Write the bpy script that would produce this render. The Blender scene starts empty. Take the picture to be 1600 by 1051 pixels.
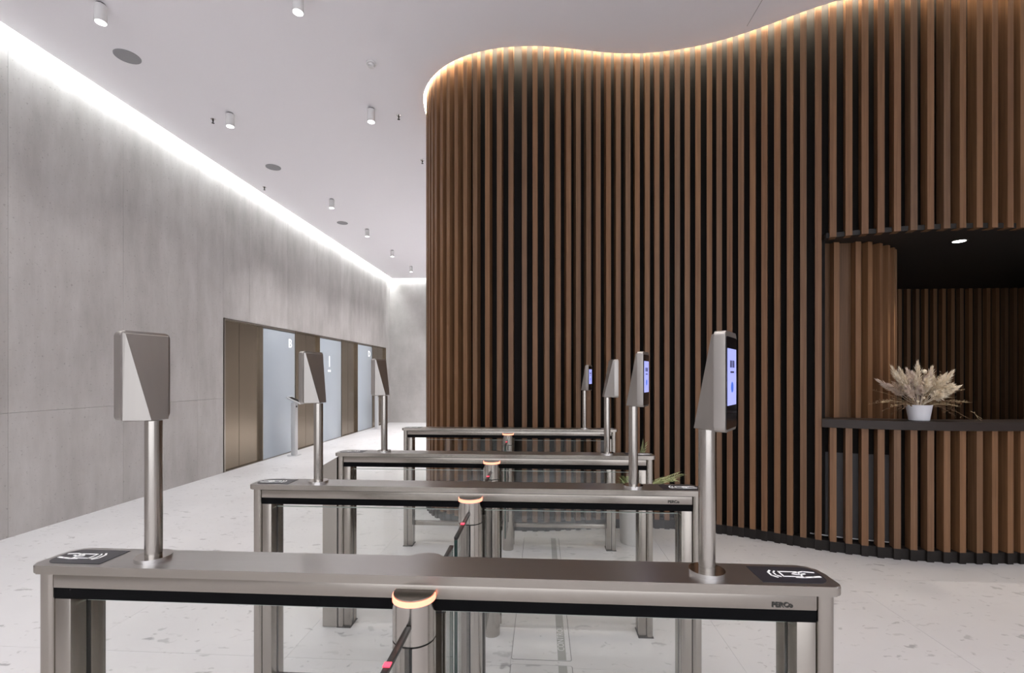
import bpy, bmesh, math, random
from mathutils import Vector, Matrix
R_ = math.radians
random.seed(4)
scene = bpy.context.scene
COL = scene.collection

# ------------------------------------------------------------------ camera
cd = bpy.data.cameras.new('camera'); cam = bpy.data.objects.new('camera', cd); COL.objects.link(cam)
cd.sensor_fit = 'HORIZONTAL'; cd.sensor_width = 36.0
cd.lens = 730.0 / 1600 * 36.0
cd.shift_y = (588 - 525.5) / 1600            # horizon lies below the middle of the frame
cd.clip_start = 0.05; cd.clip_end = 100
cam.location = (0, 0, 1.5)
cam.rotation_euler = (R_(90), 0, math.atan(46 / 730))
scene.camera = cam
# ------------------------------------------------------------------ world, exposure
w = bpy.data.worlds.new('world'); scene.world = w; w.use_nodes = True
w.node_tree.nodes['Background'].inputs[0].default_value = (0.80, 0.80, 0.86, 1)
w.node_tree.nodes['Background'].inputs[1].default_value = 2.9
vs = scene.view_settings
vs.view_transform = 'Standard'; vs.look = 'None'; vs.gamma = 1; vs.use_curve_mapping = False
vs.exposure = 0.24
SPOT_W = 80.0          # each ceiling spotlight
SPOT_COL = (1.0, 0.965, 0.955)
COVE_W = 52.0           # cove strips along the concrete walls (emission strength)
SLATCOVE_W = 85.0       # strip above the slatted wall
DESK_W = 48.0

# ------------------------------------------------------------------ helpers: materials
def mat(name): 
    m = bpy.data.materials.new(name); m.use_nodes = True
    nt = m.node_tree; b = nt.nodes['Principled BSDF']
    return m, nt, b
def plain(name, col, rough=.5, metal=0.0, emit=None, es=0.0, spec=None):
    m, nt, b = mat(name)
    b.inputs['Base Color'].default_value = (*col, 1); b.inputs['Roughness'].default_value = rough
    b.inputs['Metallic'].default_value = metal
    if spec is not None: b.inputs['Specular IOR Level'].default_value = spec
    if emit: b.inputs['Emission Color'].default_value = (*emit, 1); b.inputs['Emission Strength'].default_value = es
    return m
def N(nt, t, **kw):
    n = nt.nodes.new(t)
    for k, v in kw.items():
        if k in n.inputs: n.inputs[k].default_value = v
        else: setattr(n, k, v)
    return n
def ramp(nt, fac, stops):
    r = nt.nodes.new('ShaderNodeValToRGB'); e = r.color_ramp.elements
    while len(e) < len(stops): e.new(.5)
    for el, (p, c) in zip(e, stops): el.position = p; el.color = (*c, 1)
    nt.links.new(fac, r.inputs[0]); return r.outputs[0]
def mapping(nt, scale, coord='Object'):
    tc = nt.nodes.new('ShaderNodeTexCoord'); mp = nt.nodes.new('ShaderNodeMapping')
    mp.inputs['Scale'].default_value = scale
    nt.links.new(tc.outputs[coord], mp.inputs[0]); return mp.outputs[0]
def bump(nt, b, h, strength=.2, dist=.01):
    bp = nt.nodes.new('ShaderNodeBump'); bp.inputs['Strength'].default_value = strength; bp.inputs['Distance'].default_value = dist
    nt.links.new(h, bp.inputs['Height']); nt.links.new(bp.outputs[0], b.inputs['Normal'])
def mixrgb(nt, fac, a, b, mode='MIX'):
    m = nt.nodes.new('ShaderNodeMix'); m.data_type = 'RGBA'; m.blend_type = mode
    for s, v in ((m.inputs[0], fac), (m.inputs[6], a), (m.inputs[7], b)):
        if hasattr(v, 'is_output'): nt.links.new(v, s)
        elif isinstance(v, (int, float)): s.default_value = v
        else: s.default_value = (*v, 1)
    return m.outputs[2]

def steel(name, col=(.345, .315, .28), rough=.27, along=0):
    m, nt, b = mat(name)
    b.inputs['Metallic'].default_value = 1
    sc = [45, 45, 45]; sc[along] = .8
    n = N(nt, 'ShaderNodeTexNoise', Scale=1.0, Detail=2.0); nt.links.new(mapping(nt, sc), n.inputs[0])
    c = ramp(nt, n.outputs[0], [(.3, tuple(x * .975 for x in col)), (.7, tuple(x * 1.02 for x in col))])
    nt.links.new(c, b.inputs['Base Color'])
    b.inputs['Roughness'].default_value = rough
    return m
M = {}
M['steel_x'] = steel('brushed steel lengthwise', along=0)
M['steel_cap_lit'] = steel('steel top with painted sheen', (.48, .465, .455), .30, 0)  # lighter copy of the steel: reflected brightness of the tops put into the colour
M['steel_z'] = steel('brushed steel upright', along=2)
M['steel_drum'] = steel('polished steel drum', (.43, .40, .365), rough=.2, along=2)
M['steel_fine'] = steel('satin steel terminal', (.40, .375, .35), .42, 2)
M['bronze'] = steel('brushed bronze steel', (.26, .215, .165), .22, 2)
M['chrome'] = plain('chrome', (.75, .73, .71), .09, 1)
M['black'] = plain('black gloss band', (.003, .003, .0035), .4, spec=.06)
M['reader'] = plain('dark reader plate', (.022, .022, .028), .28)
M['rubber'] = plain('black rubber', (.012, .013, .012), .4)
M['white_print'] = plain('white print', (.95, .95, .95), .5)
M['sign_white'] = plain('emissive white sign', (.95, .95, .95), .5, 0, (1, 1, 1), .45)  # white letters and bar with slight emission
M['dark_print'] = plain('dark print', (.03, .028, .025), .5)
M['ring'] = plain('glowing ring', (.9, .3, .2), .4, 0, (1.0, .30, .18), 1.7)
M['ring_red'] = plain('red marker light', (.8, .05, .08), .4, 0, (1.0, .05, .1), 1.6)
M['ceil'] = plain('white ceiling paint', (.93, .91, .945), .8, spec=.2)
M['void'] = plain('cove paint', (.8, .8, .8), .8)
M['wall_plain'] = plain('light grey plaster', (.62, .6, .59), .8)
M['dark_core'] = plain('black backing board', (.010, .008, .007), .75, spec=.2)
M['dark_metal'] = plain('dark brown metal', (.015, .012, .0105), .55, spec=.25)
M['service'] = plain('charcoal panel', (.045, .042, .044), .55)
M['counter'] = plain('dark brown stone counter', (.030, .021, .017), .42, spec=.25)
M['soffit'] = plain('dark soffit', (.014, .011, .009), .6)
M['led_white'] = plain('cool led strip', (1, 1, 1), .5, 0, (.94, .995, .99), COVE_W)
M['led_warm'] = plain('warm led strip', (1, 1, 1), .5, 0, (1.0, .89, .68), SLATCOVE_W)
M['lamp_face'] = plain('lit lamp lens', (1, 1, 1), .5, 0, (1, .98, .97), 7.0)
M['lamp_body'] = plain('white lacquer', (.78, .77, .77), .4)
M['joint'] = plain('dark joint', (.10, .10, .10), .6)
M['grille'] = plain('grey speaker grille', (.33, .325, .34), .75)
M['pot_white'] = plain('white ceramic', (.72, .72, .76), .4)
M['pot_grey'] = plain('light grey planter', (.5, .48, .46), .5)
M['soil'] = plain('dark soil', (.03, .022, .016), .9)
M['screen_black'] = plain('black screen glass', (.006, .006, .008), .08)
M['screen_lit'] = plain('lit lavender display', (.2, .2, .3), .3, 0, (.36, .40, .95), .8)
M['screen_dot'] = plain('blue display mark', (.05, .1, .4), .3, 0, (.04, .12, .55), .8)
M['screen_ink'] = plain('dark display digits', (.05, .05, .12), .4)
M['kiosk'] = plain('silver kiosk paint', (.55, .55, .56), .35, .3)
M['core_joint'] = plain('joint core grey', (.27, .26, .25), .85)  # grey core of floor and walls, visible in the joints
M['dried_dark'] = plain('dry brown stems', (.16, .095, .05), .8)
M['dried_stem'] = plain('dry straw stems', (.42, .31, .18), .8)
M['plate_grey'] = plain('grey floor strip', (.25, .25, .235), .5)

def concrete():
    m, nt, b = mat('pale concrete panel')
    v = mapping(nt, (1, 1, 1))
    n1 = N(nt, 'ShaderNodeTexNoise', Scale=.9, Detail=6.0, Roughness=.6); nt.links.new(v, n1.inputs[0])
    v2 = mapping(nt, (1, 2.6, .6))
    n2 = N(nt, 'ShaderNodeTexNoise', Scale=1.5, Detail=5.0, Roughness=.65); nt.links.new(v2, n2.inputs[0])
    n3 = N(nt, 'ShaderNodeTexNoise', Scale=42.0, Detail=3.0); nt.links.new(v, n3.inputs[0])
    c1 = ramp(nt, n1.outputs[0], [(.3, (.43, .41, .40)), (.72, (.535, .515, .505))])
    c2 = ramp(nt, n2.outputs[0], [(.32, (.84, .83, .82)), (.66, (1.05, 1.05, 1.05))])
    c = mixrgb(nt, 1.0, c1, c2, 'MULTIPLY')
    pit = ramp(nt, n3.outputs[0], [(.27, (.62, .61, .6)), (.36, (1, 1, 1))])
    c = mixrgb(nt, .8, c, mixrgb(nt, 1.0, c, pit, 'MULTIPLY'))
    oi = nt.nodes.new('ShaderNodeObjectInfo')
    c3 = ramp(nt, oi.outputs['Random'], [(0, (.95, .945, .94)), (1, (1.05, 1.05, 1.05))])
    c = mixrgb(nt, 1.0, c, c3, 'MULTIPLY')
    nt.links.new(c, b.inputs['Base Color']); b.inputs['Roughness'].default_value = .72
    bump(nt, b, n3.outputs[0], .12, .004)
    return m
M['concrete'] = concrete()

def terrazzo():
    m, nt, b = mat('white terrazzo tile')
    v = mapping(nt, (1, 1, 1))
    n1 = N(nt, 'ShaderNodeTexNoise', Scale=.8, Detail=5.0); nt.links.new(v, n1.inputs[0])
    base = ramp(nt, n1.outputs[0], [(.3, (.475, .464, .472)), (.7, (.565, .554, .562))])
    # dark flecks: elongated cells, only a few of them coloured
    wn = N(nt, 'ShaderNodeTexNoise', Scale=9.0, Detail=3.0); nt.links.new(v, wn.inputs[0])
    wv = nt.nodes.new('ShaderNodeVectorMath'); wv.operation = 'MULTIPLY_ADD'
    nt.links.new(wn.outputs[1], wv.inputs[0]); wv.inputs[1].default_value = (.16, .16, 0); nt.links.new(mapping(nt, (.55, 1.15, 1)), wv.inputs[2])
    for sc, thr, colr, width in ((13.0, .58, (.29, .28, .285), .27), (30.0, .56, (.34, .33, .335), .30), (7.0, .78, (.20, .195, .20), .15)):
        vo = N(nt, 'ShaderNodeTexVoronoi', Scale=sc); nt.links.new(wv.outputs[0], vo.inputs[0])
        pick = nt.nodes.new('ShaderNodeSeparateColor'); nt.links.new(vo.outputs['Color'], pick.inputs[0])
        g = N(nt, 'ShaderNodeMath', operation='GREATER_THAN'); nt.links.new(pick.outputs[0], g.inputs[0]); g.inputs[1].default_value = thr
        d = N(nt, 'ShaderNodeMapRange'); nt.links.new(vo.outputs['Distance'], d.inputs[0])
        d.inputs[1].default_value = width; d.inputs[2].default_value = width * .55; d.inputs[3].default_value = 0; d.inputs[4].default_value = 1
        f = N(nt, 'ShaderNodeMath', operation='MULTIPLY'); nt.links.new(g.outputs[0], f.inputs[0]); nt.links.new(d.outputs[0], f.inputs[1])
        f2 = N(nt, 'ShaderNodeMath', operation='MULTIPLY'); nt.links.new(f.outputs[0], f2.inputs[0]); nt.links.new(pick.outputs[1], f2.inputs[1])
        base = mixrgb(nt, f2.outputs[0], base, colr)
    nt.links.new(base, b.inputs['Base Color'])
    b.inputs['Roughness'].default_value = .38; b.inputs['Specular IOR Level'].default_value = .35
    return m
M['terrazzo'] = terrazzo()

def wood(name, a, c, gain=1.0):
    m, nt, b = mat(name)
    oi = nt.nodes.new('ShaderNodeObjectInfo')
    tc = nt.nodes.new('ShaderNodeTexCoord'); mp = nt.nodes.new('ShaderNodeMapping'); mp.inputs['Scale'].default_value = (60, 60, 1.3)
    ad = nt.nodes.new('ShaderNodeVectorMath'); ad.operation = 'MULTIPLY_ADD'
    cb = nt.nodes.new('ShaderNodeCombineXYZ')
    for i in range(3): nt.links.new(oi.outputs['Random'], cb.inputs[i])
    nt.links.new(cb.outputs[0], ad.inputs[0]); ad.inputs[1].default_value = (31, 17, 53); nt.links.new(tc.outputs['Object'], ad.inputs[2])
    nt.links.new(ad.outputs[0], mp.inputs[0])
    n = N(nt, 'ShaderNodeTexNoise', Scale=1.0, Detail=5.0, Roughness=.6, Distortion=.4); nt.links.new(mp.outputs[0], n.inputs[0])
    grain = ramp(nt, n.outputs[0], [(.28, a), (.72, c)])
    var = ramp(nt, oi.outputs['Random'], [(0, (.80, .82, .86)), (.35, (1.0, .96, .92)), (.7, (1.08, 1.0, .90)), (1, (.92, .84, .78))])
    nt.links.new(mixrgb(nt, 1.0, grain, var, 'MULTIPLY'), b.inputs['Base Color'])
    b.inputs['Roughness'].default_value = .5; b.inputs['Specular IOR Level'].default_value = .35
    bump(nt, b, n.outputs[0], .1, .002)
    return m
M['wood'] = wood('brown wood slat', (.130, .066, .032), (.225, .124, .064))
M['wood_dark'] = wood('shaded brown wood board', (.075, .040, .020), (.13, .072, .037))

def glass():
    m = bpy.data.materials.new('clear glass'); m.use_nodes = True; nt = m.node_tree
    for n in list(nt.nodes): nt.nodes.remove(n)
    out = nt.nodes.new('ShaderNodeOutputMaterial')
    tr = N(nt, 'ShaderNodeBsdfTransparent'); tr.inputs[0].default_value = (.982, .99, .984, 1)
    gl = N(nt, 'ShaderNodeBsdfGlossy', Roughness=.02)
    fr = N(nt, 'ShaderNodeFresnel', IOR=1.45)
    ge = nt.nodes.new('ShaderNodeNewGeometry'); io = N(nt, 'ShaderNodeMapRange'); nt.links.new(ge.outputs['Backfacing'], io.inputs[0])
    io.inputs[3].default_value = 1.45; io.inputs[4].default_value = 1 / 1.45; nt.links.new(io.outputs[0], fr.inputs['IOR'])
    mx = nt.nodes.new('ShaderNodeMixShader')
    nt.links.new(fr.outputs[0], mx.inputs[0]); nt.links.new(tr.outputs[0], mx.inputs[1]); nt.links.new(gl.outputs[0], mx.inputs[2])
    nt.links.new(mx.outputs[0], out.inputs[0]); return m
M['glass'] = glass()
M['glass_edge'] = plain('pale green glass edge', (.50, .58, .53), .15)
M['glass_edge_dark'] = plain('dark green glass edge', (.012, .05, .04), .12)
M['frost'] = plain('frosted blue white glass', (.44, .49, .545), .2)

def plume_mat(name, a, c):
    m, nt, b = mat(name)
    n = N(nt, 'ShaderNodeTexNoise', Scale=38.0, Detail=3.0); nt.links.new(mapping(nt, (1, 1, 1)), n.inputs[0])
    nt.links.new(ramp(nt, n.outputs[0], [(.3, a), (.7, c)]), b.inputs['Base Color']); b.inputs['Roughness'].default_value = .9
    b.inputs['Specular IOR Level'].default_value = .1
    return m
M['plume'] = plume_mat('cream pampas plume', (.72, .60, .44), (.95, .87, .73))
M['plume_pink'] = plume_mat('dusty beige plume', (.60, .47, .39), (.85, .74, .64))
M['leaf'] = plume_mat('pale green palm leaf', (.28, .34, .15), (.62, .66, .40))

# ------------------------------------------------------------------ helpers: meshes
def bm_box(bm, x0, x1, y0, y1, z0, z1, bev=0.0, seg=2):
    r = bmesh.ops.create_cube(bm, size=1)
    vs_ = r['verts']
    for v in vs_:
        v.co = Vector(((x0 + x1) / 2 + v.co.x * (x1 - x0), (y0 + y1) / 2 + v.co.y * (y1 - y0), (z0 + z1) / 2 + v.co.z * (z1 - z0)))
    if bev:
        es = list({e for v in vs_ for e in v.link_edges})
        bmesh.ops.bevel(bm, geom=es, offset=bev, segments=seg, affect='EDGES', profile=.5)
def bm_prism(bm, pts, z0, z1, bev=0.0, seg=2):
    lo = [bm.verts.new((x, y, z0)) for x, y in pts]; hi = [bm.verts.new((x, y, z1)) for x, y in pts]
    n = len(pts)
    a = sum(pts[i][0] * pts[(i + 1) % n][1] - pts[(i + 1) % n][0] * pts[i][1] for i in range(n))
    if a < 0: lo.reverse(); hi.reverse()
    bt = bm.faces.new(list(reversed(lo))); tp = bm.faces.new(hi)
    for i in range(n): bm.faces.new((lo[i], lo[(i + 1) % n], hi[(i + 1) % n], hi[i]))
    if bev: bmesh.ops.bevel(bm, geom=list(tp.edges) + list(bt.edges), offset=bev, segments=seg, affect='EDGES', profile=.5)
def bm_cyl(bm, x, y, z0, z1, r, seg=32, r2=None, bev=0.0):
    bm_prism_taper(bm, [(math.cos(2 * math.pi * i / seg), math.sin(2 * math.pi * i / seg)) for i in range(seg)], x, y, z0, z1, r, r if r2 is None else r2, bev)
def bm_prism_taper(bm, circ, x, y, z0, z1, r1, r2, bev=0.0):
    lo = [bm.verts.new((x + a * r1, y + b * r1, z0)) for a, b in circ]; hi = [bm.verts.new((x + a * r2, y + b * r2, z1)) for a, b in circ]
    n = len(circ); bt = bm.faces.new(list(reversed(lo))); tp = bm.faces.new(hi)
    for i in range(n): bm.faces.new((lo[i], lo[(i + 1) % n], hi[(i + 1) % n], hi[i]))
    if bev: bmesh.ops.bevel(bm, geom=list(tp.edges) + list(bt.edges), offset=bev, segments=2, affect='EDGES', profile=.5)
def bm_tube(bm, pts, r, seg=6):
    pts = [Vector(p) for p in pts]; rings = []
    for i, p in enumerate(pts):
        t = (pts[min(i + 1, len(pts) - 1)] - pts[max(i - 1, 0)]).normalized()
        u = t.cross(Vector((0, 0, 1)) if abs(t.z) < .9 else Vector((1, 0, 0))).normalized(); v = t.cross(u)
        rr = r[i] if isinstance(r, (list, tuple)) else r
        rings.append([bm.verts.new(p + (u * math.cos(2 * math.pi * k / seg) + v * math.sin(2 * math.pi * k / seg)) * rr) for k in range(seg)])
    for a, b in zip(rings, rings[1:]):
        for k in range(seg): bm.faces.new((a[k], a[(k + 1) % seg], b[(k + 1) % seg], b[k]))
    bm.faces.new(list(reversed(rings[0]))); bm.faces.new(rings[-1])
def bm_lathe(bm, prof, x=0, y=0, seg=32):
    rings = [[bm.verts.new((x + r * math.cos(2 * math.pi * k / seg), y + r * math.sin(2 * math.pi * k / seg), z)) for k in range(seg)] for r, z in prof]
    for a, b in zip(rings, rings[1:]):
        for k in range(seg): bm.faces.new((a[k], a[(k + 1) % seg], b[(k + 1) % seg], b[k]))
    bm.faces.new(list(reversed(rings[0]))); bm.faces.new(rings[-1])
def rrect(x0, x1, y0, y1, r, seg=6):
    o = []
    for cx, cy, a0 in ((x1 - r, y1 - r, 0), (x0 + r, y1 - r, 90), (x0 + r, y0 + r, 180), (x1 - r, y0 + r, 270)):
        for k in range(seg + 1):
            a = R_(a0 + 90 * k / seg); o.append((cx + r * math.cos(a), cy + r * math.sin(a)))
    return o
def mesh_of(bm, name, m, smooth=True):
    bmesh.ops.recalc_face_normals(bm, faces=bm.faces[:])
    me = bpy.data.meshes.new(name); bm.to_mesh(me); bm.free()
    ms = m if isinstance(m, (list, tuple)) else [m]
    for q in ms: me.materials.append(M[q])
    if smooth:
        for p in me.polygons: p.use_smooth = True
        try: me.set_sharp_from_angle(angle=R_(32))
        except Exception: pass
    return me
def link(name, me, parent=None, loc=None, rot=None):
    o = bpy.data.objects.new(name, me); COL.objects.link(o)
    if parent is not None: o.parent = parent
    if loc is not None: o.location = loc
    if rot is not None: o.rotation_euler = rot
    return o
def part(name, fn, m, parent=None, loc=None, rot=None, smooth=True):
    bm = bmesh.new(); fn(bm)
    return link(name, mesh_of(bm, name, m, smooth), parent, loc, rot)
def box(name, dims, m, parent=None, bev=0.0, loc=None, rot=None):
    return part(name, lambda bm: bm_box(bm, *dims, bev=bev), m, parent, loc, rot, smooth=bool(bev))
def tag(o, label, cat, group=None, kind=None):
    o['label'] = label; o['category'] = cat
    if group: o['group'] = group
    if kind: o['kind'] = kind
    return o
def structure(o, label=None, cat=None):
    o['kind'] = 'structure'
    if label: o['label'] = label
    if cat: o['category'] = cat
    return o
def thing(name, loc, label, cat, group=None, rz=0):
    o = bpy.data.objects.new(name, None); COL.objects.link(o); o.location = loc; o.rotation_euler = (0, 0, rz)
    o.empty_display_size = .1
    return tag(o, label, cat, group)
def text_mesh(body, size, extrude=.001, align='CENTER', bold=0.0):
    c = bpy.data.curves.new('lettering', 'FONT'); c.body = body; c.size = size; c.extrude = extrude; c.align_x = align; c.align_y = 'CENTER'
    c.offset = bold; c.resolution_u = 4
    o = bpy.data.objects.new('lettering', c); COL.objects.link(o)
    bpy.context.view_layer.update()
    me = bpy.data.meshes.new_from_object(o.evaluated_get(bpy.context.evaluated_depsgraph_get()))
    bpy.data.objects.remove(o); return me
def lettering(name, body, size, m, parent, loc, rot, bold=0.0, extrude=.001):
    me = text_mesh(body, size, extrude, bold=bold); me.materials.clear(); me.materials.append(M[m])
    return link(name, me, parent, loc, rot)

# ------------------------------------------------------------------ the room shell
XW, YF, XR, YB = -4.95, 15.0, 8.0, -7.0
ZC, ZT = 4.675, 4.95

# edge of the ceiling above the slatted wall (plan), a serpentine curve
CP = [(8.0,7.42),(5.0,7.42),(2.0,7.42),(.6,7.42),(0.0,7.38),(-.55,7.2),(-.95,6.9),(-1.22,6.5),(-1.36,6.1),(-1.40,5.78),(-1.398,5.584),(-1.375,5.403),(-1.32,5.176),(-1.179,4.92),(-1.068,4.796),(-0.953,4.7),(-0.843,4.633),(-0.724,4.578),(-0.592,4.537),(-0.432,4.503),(-0.295,4.489),(-0.067,4.493),(0.055,4.508),(0.253,4.546),(0.442,4.59),(0.665,4.637),(0.942,4.664),(1.115,4.66),(1.305,4.636),(1.488,4.598),(1.659,4.545),(1.823,4.478),(1.969,4.402),(2.116,4.317),(2.268,4.224),(2.455,4.13),(2.687,4.045),(2.999,3.965),(3.361,3.925),(3.773,3.945),(4.2,4.0),(4.7,4.09),(5.3,4.17),(6.2,4.22),(8.0,4.25)]
def dense(cp, n=24):
    o = []
    for i in range(len(cp) - 1):
        p0 = cp[max(i - 1, 0)]; p1 = cp[i]; p2 = cp[i + 1]; p3 = cp[min(i + 2, len(cp) - 1)]
        for k in range(n):
            t = k / n
            o.append(tuple(.5 * ((2 * b) + (-a + c) * t + (2 * a - 5 * b + 4 * c - d) * t * t + (-a + 3 * b - 3 * c + d) * t ** 3) for a, b, c, d in zip(p0, p1, p2, p3)))
    o.append(cp[-1]); return o
def resample(D, step):
    o = [D[0]]; acc = 0
    for i in range(1, len(D)):
        a = D[i - 1]; b = D[i]; L = math.dist(a, b)
        while acc + L >= step:
            t = (step - acc) / L; a = tuple(x + (y - x) * t for x, y in zip(a, b)); o.append(a); L = math.dist(a, b); acc = 0
        acc += L
    return o
def smooth(D, it):
    for _ in range(it):
        D = [D[0]] + [((D[i-1][0] + 2 * D[i][0] + D[i+1][0]) / 4, (D[i-1][1] + 2 * D[i][1] + D[i+1][1]) / 4) for i in range(1, len(D) - 1)] + [D[-1]]
    return D
DC = smooth(resample(dense(CP), .01), 120)
SC = [0]
for i in range(1, len(DC)): SC.append(SC[-1] + math.dist(DC[i - 1], DC[i]))
import bisect
# arc lengths below are counted so that the front of the left bulge lies at 11.133
anch = min(range(len(DC)), key=lambda i: math.dist(DC[i], (-0.295, 4.489)))
SH = 11.133 - SC[anch]; SC = [v + SH for v in SC]
def curve_at(s):
    i = min(max(bisect.bisect(SC, s) - 1, 1), len(DC) - 3); t = (s - SC[i]) / (SC[i + 1] - SC[i])
    p = Vector((DC[i][0] + (DC[i+1][0] - DC[i][0]) * t, DC[i][1] + (DC[i+1][1] - DC[i][1]) * t))
    tg = Vector((DC[i+2][0] - DC[i-1][0], DC[i+2][1] - DC[i-1][1])).normalized()
    return p, tg, Vector((-tg.y, tg.x))          # point, tangent, direction into the wall
def curve_pts(s0, s1, off, step=.06):
    n = max(2, int((s1 - s0) / step) + 1)
    o = []
    for k in range(n):
        p, t, nn = curve_at(s0 + (s1 - s0) * k / (n - 1)); q = p + nn * off; o.append((q.x, q.y))
    return o
def band(s0, s1, off0, off1, z0, z1, step=.06):
    a = curve_pts(s0, s1, off0, step); b = curve_pts(s0, s1, off1, step)
    def fn(bm):
        q = [[bm.verts.new((*p, z)) for p in l] for l, z in ((a, z0), (b, z0), (b, z1), (a, z1))]
        n = len(a)
        for i in range(n - 1):
            for k in range(4):
                bm.faces.new((q[k][i], q[k][i + 1], q[(k + 1) % 4][i + 1], q[(k + 1) % 4][i]))
        bm.faces.new([q[k][0] for k in range(4)]); bm.faces.new([q[k][-1] for k in range(4)][::-1])
    return fn
S_END = SC[-1] - .02
S_OPEN, S_CLOSE = 13.985, 17.2          # the reception opening along the curve

# floor
fl = structure(box('floor', (XW - .15, XR + .15, YB - .15, YF + .15, -.12, -.006), 'core_joint'))
TX, TY, TW = -.1623, 2.417, 1.2
ix0 = math.floor((XW - TX) / TW); ix1 = math.ceil((XR - TX) / TW)
iy0 = math.floor((YB - TY) / TW); iy1 = math.ceil((YF - TY) / TW)
for i in range(ix0, ix1):
    for j in range(iy0, iy1):
        x0 = max(TX + i * TW, XW) + .0006; x1 = min(TX + (i + 1) * TW, XR) - .0006
        y0 = max(TY + j * TW, YB) + .0006; y1 = min(TY + (j + 1) * TW, YF) - .0006
        if x1 - x0 < .02 or y1 - y0 < .02: continue
        box('floor_tile', (x0, x1, y0, y1, -.006, 0), 'terrazzo', fl)

# ceiling: a board that stops short of the walls and of the slatted wall, with a void above
def ceil_fn(bm):
    pts = [(XW + .12, YB), (XR, YB), (XR, DC[-1][1])] + list(reversed(DC[::6]))[1:-1] + [(XR, 7.42), (XR, YF - .1), (XW + .12, YF - .1)]
    bm_prism(bm, pts, ZC, ZC + .05)
ce = structure(part('ceiling', ceil_fn, 'ceil', smooth=False))
box('ceiling_void', (XW - .15, XR + .15, YB - .15, YF + .15, ZT, ZT + .06), 'void', ce)
box('board_joint', (1.858, 1.861, YB + .1, 4.36, ZC - .0006, ZC + .0002), 'joint', ce)
box('led_strip', (XW + .035, XW + .085, YB + .1, YF - .1, ZC + .11, ZC + .118), 'led_white', ce)
box('led_strip', (XW + .12, XR - .1, YF - .085, YF - .035, ZC + .11, ZC + .118), 'led_white', ce)
part('led_strip', band(7.2, 18.5, .002, .105, ZC + .105, ZC + .112), 'led_warm', ce, smooth=False)

# concrete wall on the left, in large panels with recessed joints
wl = structure(box('wall_left', (XW - .2, XW - .11, YB - .15, YF + .15, 0, ZT), 'core_joint'))
LIFT0, LIFT1, LIFTH = 6.985, 14.625, 2.42
cols = [4.04 + 1.2 * k for k in range(-9, 10)]
edges = sorted([YB, YF, LIFT0, LIFT1] + [c for c in cols if YB + .1 < c < YF - .1 and abs(c - LIFT0) > .25 and abs(c - LIFT1) > .25])
J = .0012
for a, b in zip(edges, edges[1:]):
    inl = a >= LIFT0 - .01 and b <= LIFT1 + .01
    rows = [(LIFTH, ZT)] if inl else [(0, 1.16), (1.16, ZT)]
    for z0, z1 in rows:
        box('wall_panel', (XW - .11, XW, a + J, b - J, z0 + (J if z0 else 0), z1 - J), 'concrete', wl)
wf = structure(box('wall_far', (XW - .15, XR + .15, YF + .05, YF + .15, 0, ZT), 'core_joint'))
for k in range(10):
    for z0, z1 in ((0, 1.16), (1.16, ZT)):
        a = XW + 1.2 * k; box('wall_panel', (a + J, a + 1.2 - J, YF, YF + .05, z0 + (J if z0 else 0), z1 - J), 'concrete', wf)
structure(box('wall_right', (XR, XR + .15, YB - .15, YF + .15, 0, ZT), 'wall_plain'))
def back_fn(bm):
    for d in ((XW - .15, -4.4, 0, ZT), (7.4, XR + .15, 0, ZT), (-4.4, 7.4, 4.3, ZT)): bm_box(bm, d[0], d[1], YB - .15, YB, d[2], d[3])
structure(part('wall_back', back_fn, 'wall_plain', smooth=False))
# added glazed front, unseen behind the viewer, to let daylight brighten the lobby
wi = bpy.data.objects.new('added_window_1', None); COL.objects.link(wi); wi.location = (1.5, YB, 0); structure(wi)
for k in range(6):
    a = -5.9 + k * 11.8 / 6; b = a + 11.8 / 6
    box('window_pane', (a + .03, b - .03, -.09, -.078, .06, 4.27), 'glass', wi)
    box('mullion', (a - .03, a + .03, -.13, -.03, 0, 4.3), 'dark_metal', wi)
box('mullion', (5.87, 5.9, -.13, -.03, 0, 4.3), 'dark_metal', wi)
box('window_rail', (-5.87, 5.87, -.12, -.04, 0, .06), 'dark_metal', wi); box('window_rail', (-5.87, 5.87, -.12, -.04, 4.27, 4.3), 'dark_metal', wi)

# ------------------------------------------------------------------ slatted serpentine wall
SW, SD, F0 = .0475, .082, .03            # slat width, depth, distance behind the ceiling edge
ws = structure(part('wall_slatted', band(SC[0] + .02, S_OPEN, F0 + SD + .03, F0 + SD + .08, 0, ZT), 'dark_core', smooth=False))
part('backing_board', band(S_OPEN, S_CLOSE, F0 + SD + .03, F0 + SD + .08, 2.705, ZT), 'dark_core', ws, smooth=False)
part('backing_board', band(S_CLOSE, S_END, F0 + SD + .03, F0 + SD + .08, 0, ZT), 'dark_core', ws, smooth=False)
part('plinth', band(7.5, S_OPEN, F0 + .022, F0 + SD + .03, 0, .088), 'dark_metal', ws, smooth=False)
part('plinth', band(S_CLOSE, S_END, F0 + .022, F0 + SD + .03, 0, .088), 'dark_metal', ws, smooth=False)
def slat_mesh(z0, z1, m='wood', w=SW, d=SD):
    bm = bmesh.new(); bm_box(bm, -w / 2, w / 2, 0, d, z0, z1); return mesh_of(bm, 'slat', m, False)
ME_FULL = slat_mesh(.09, ZC + .08); ME_UP = slat_mesh(2.69, ZC + .08); ME_LOW = slat_mesh(.09, 1.063)
ME_FOOT = slat_mesh(0, .09, 'dark_metal', SW, .022)
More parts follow.
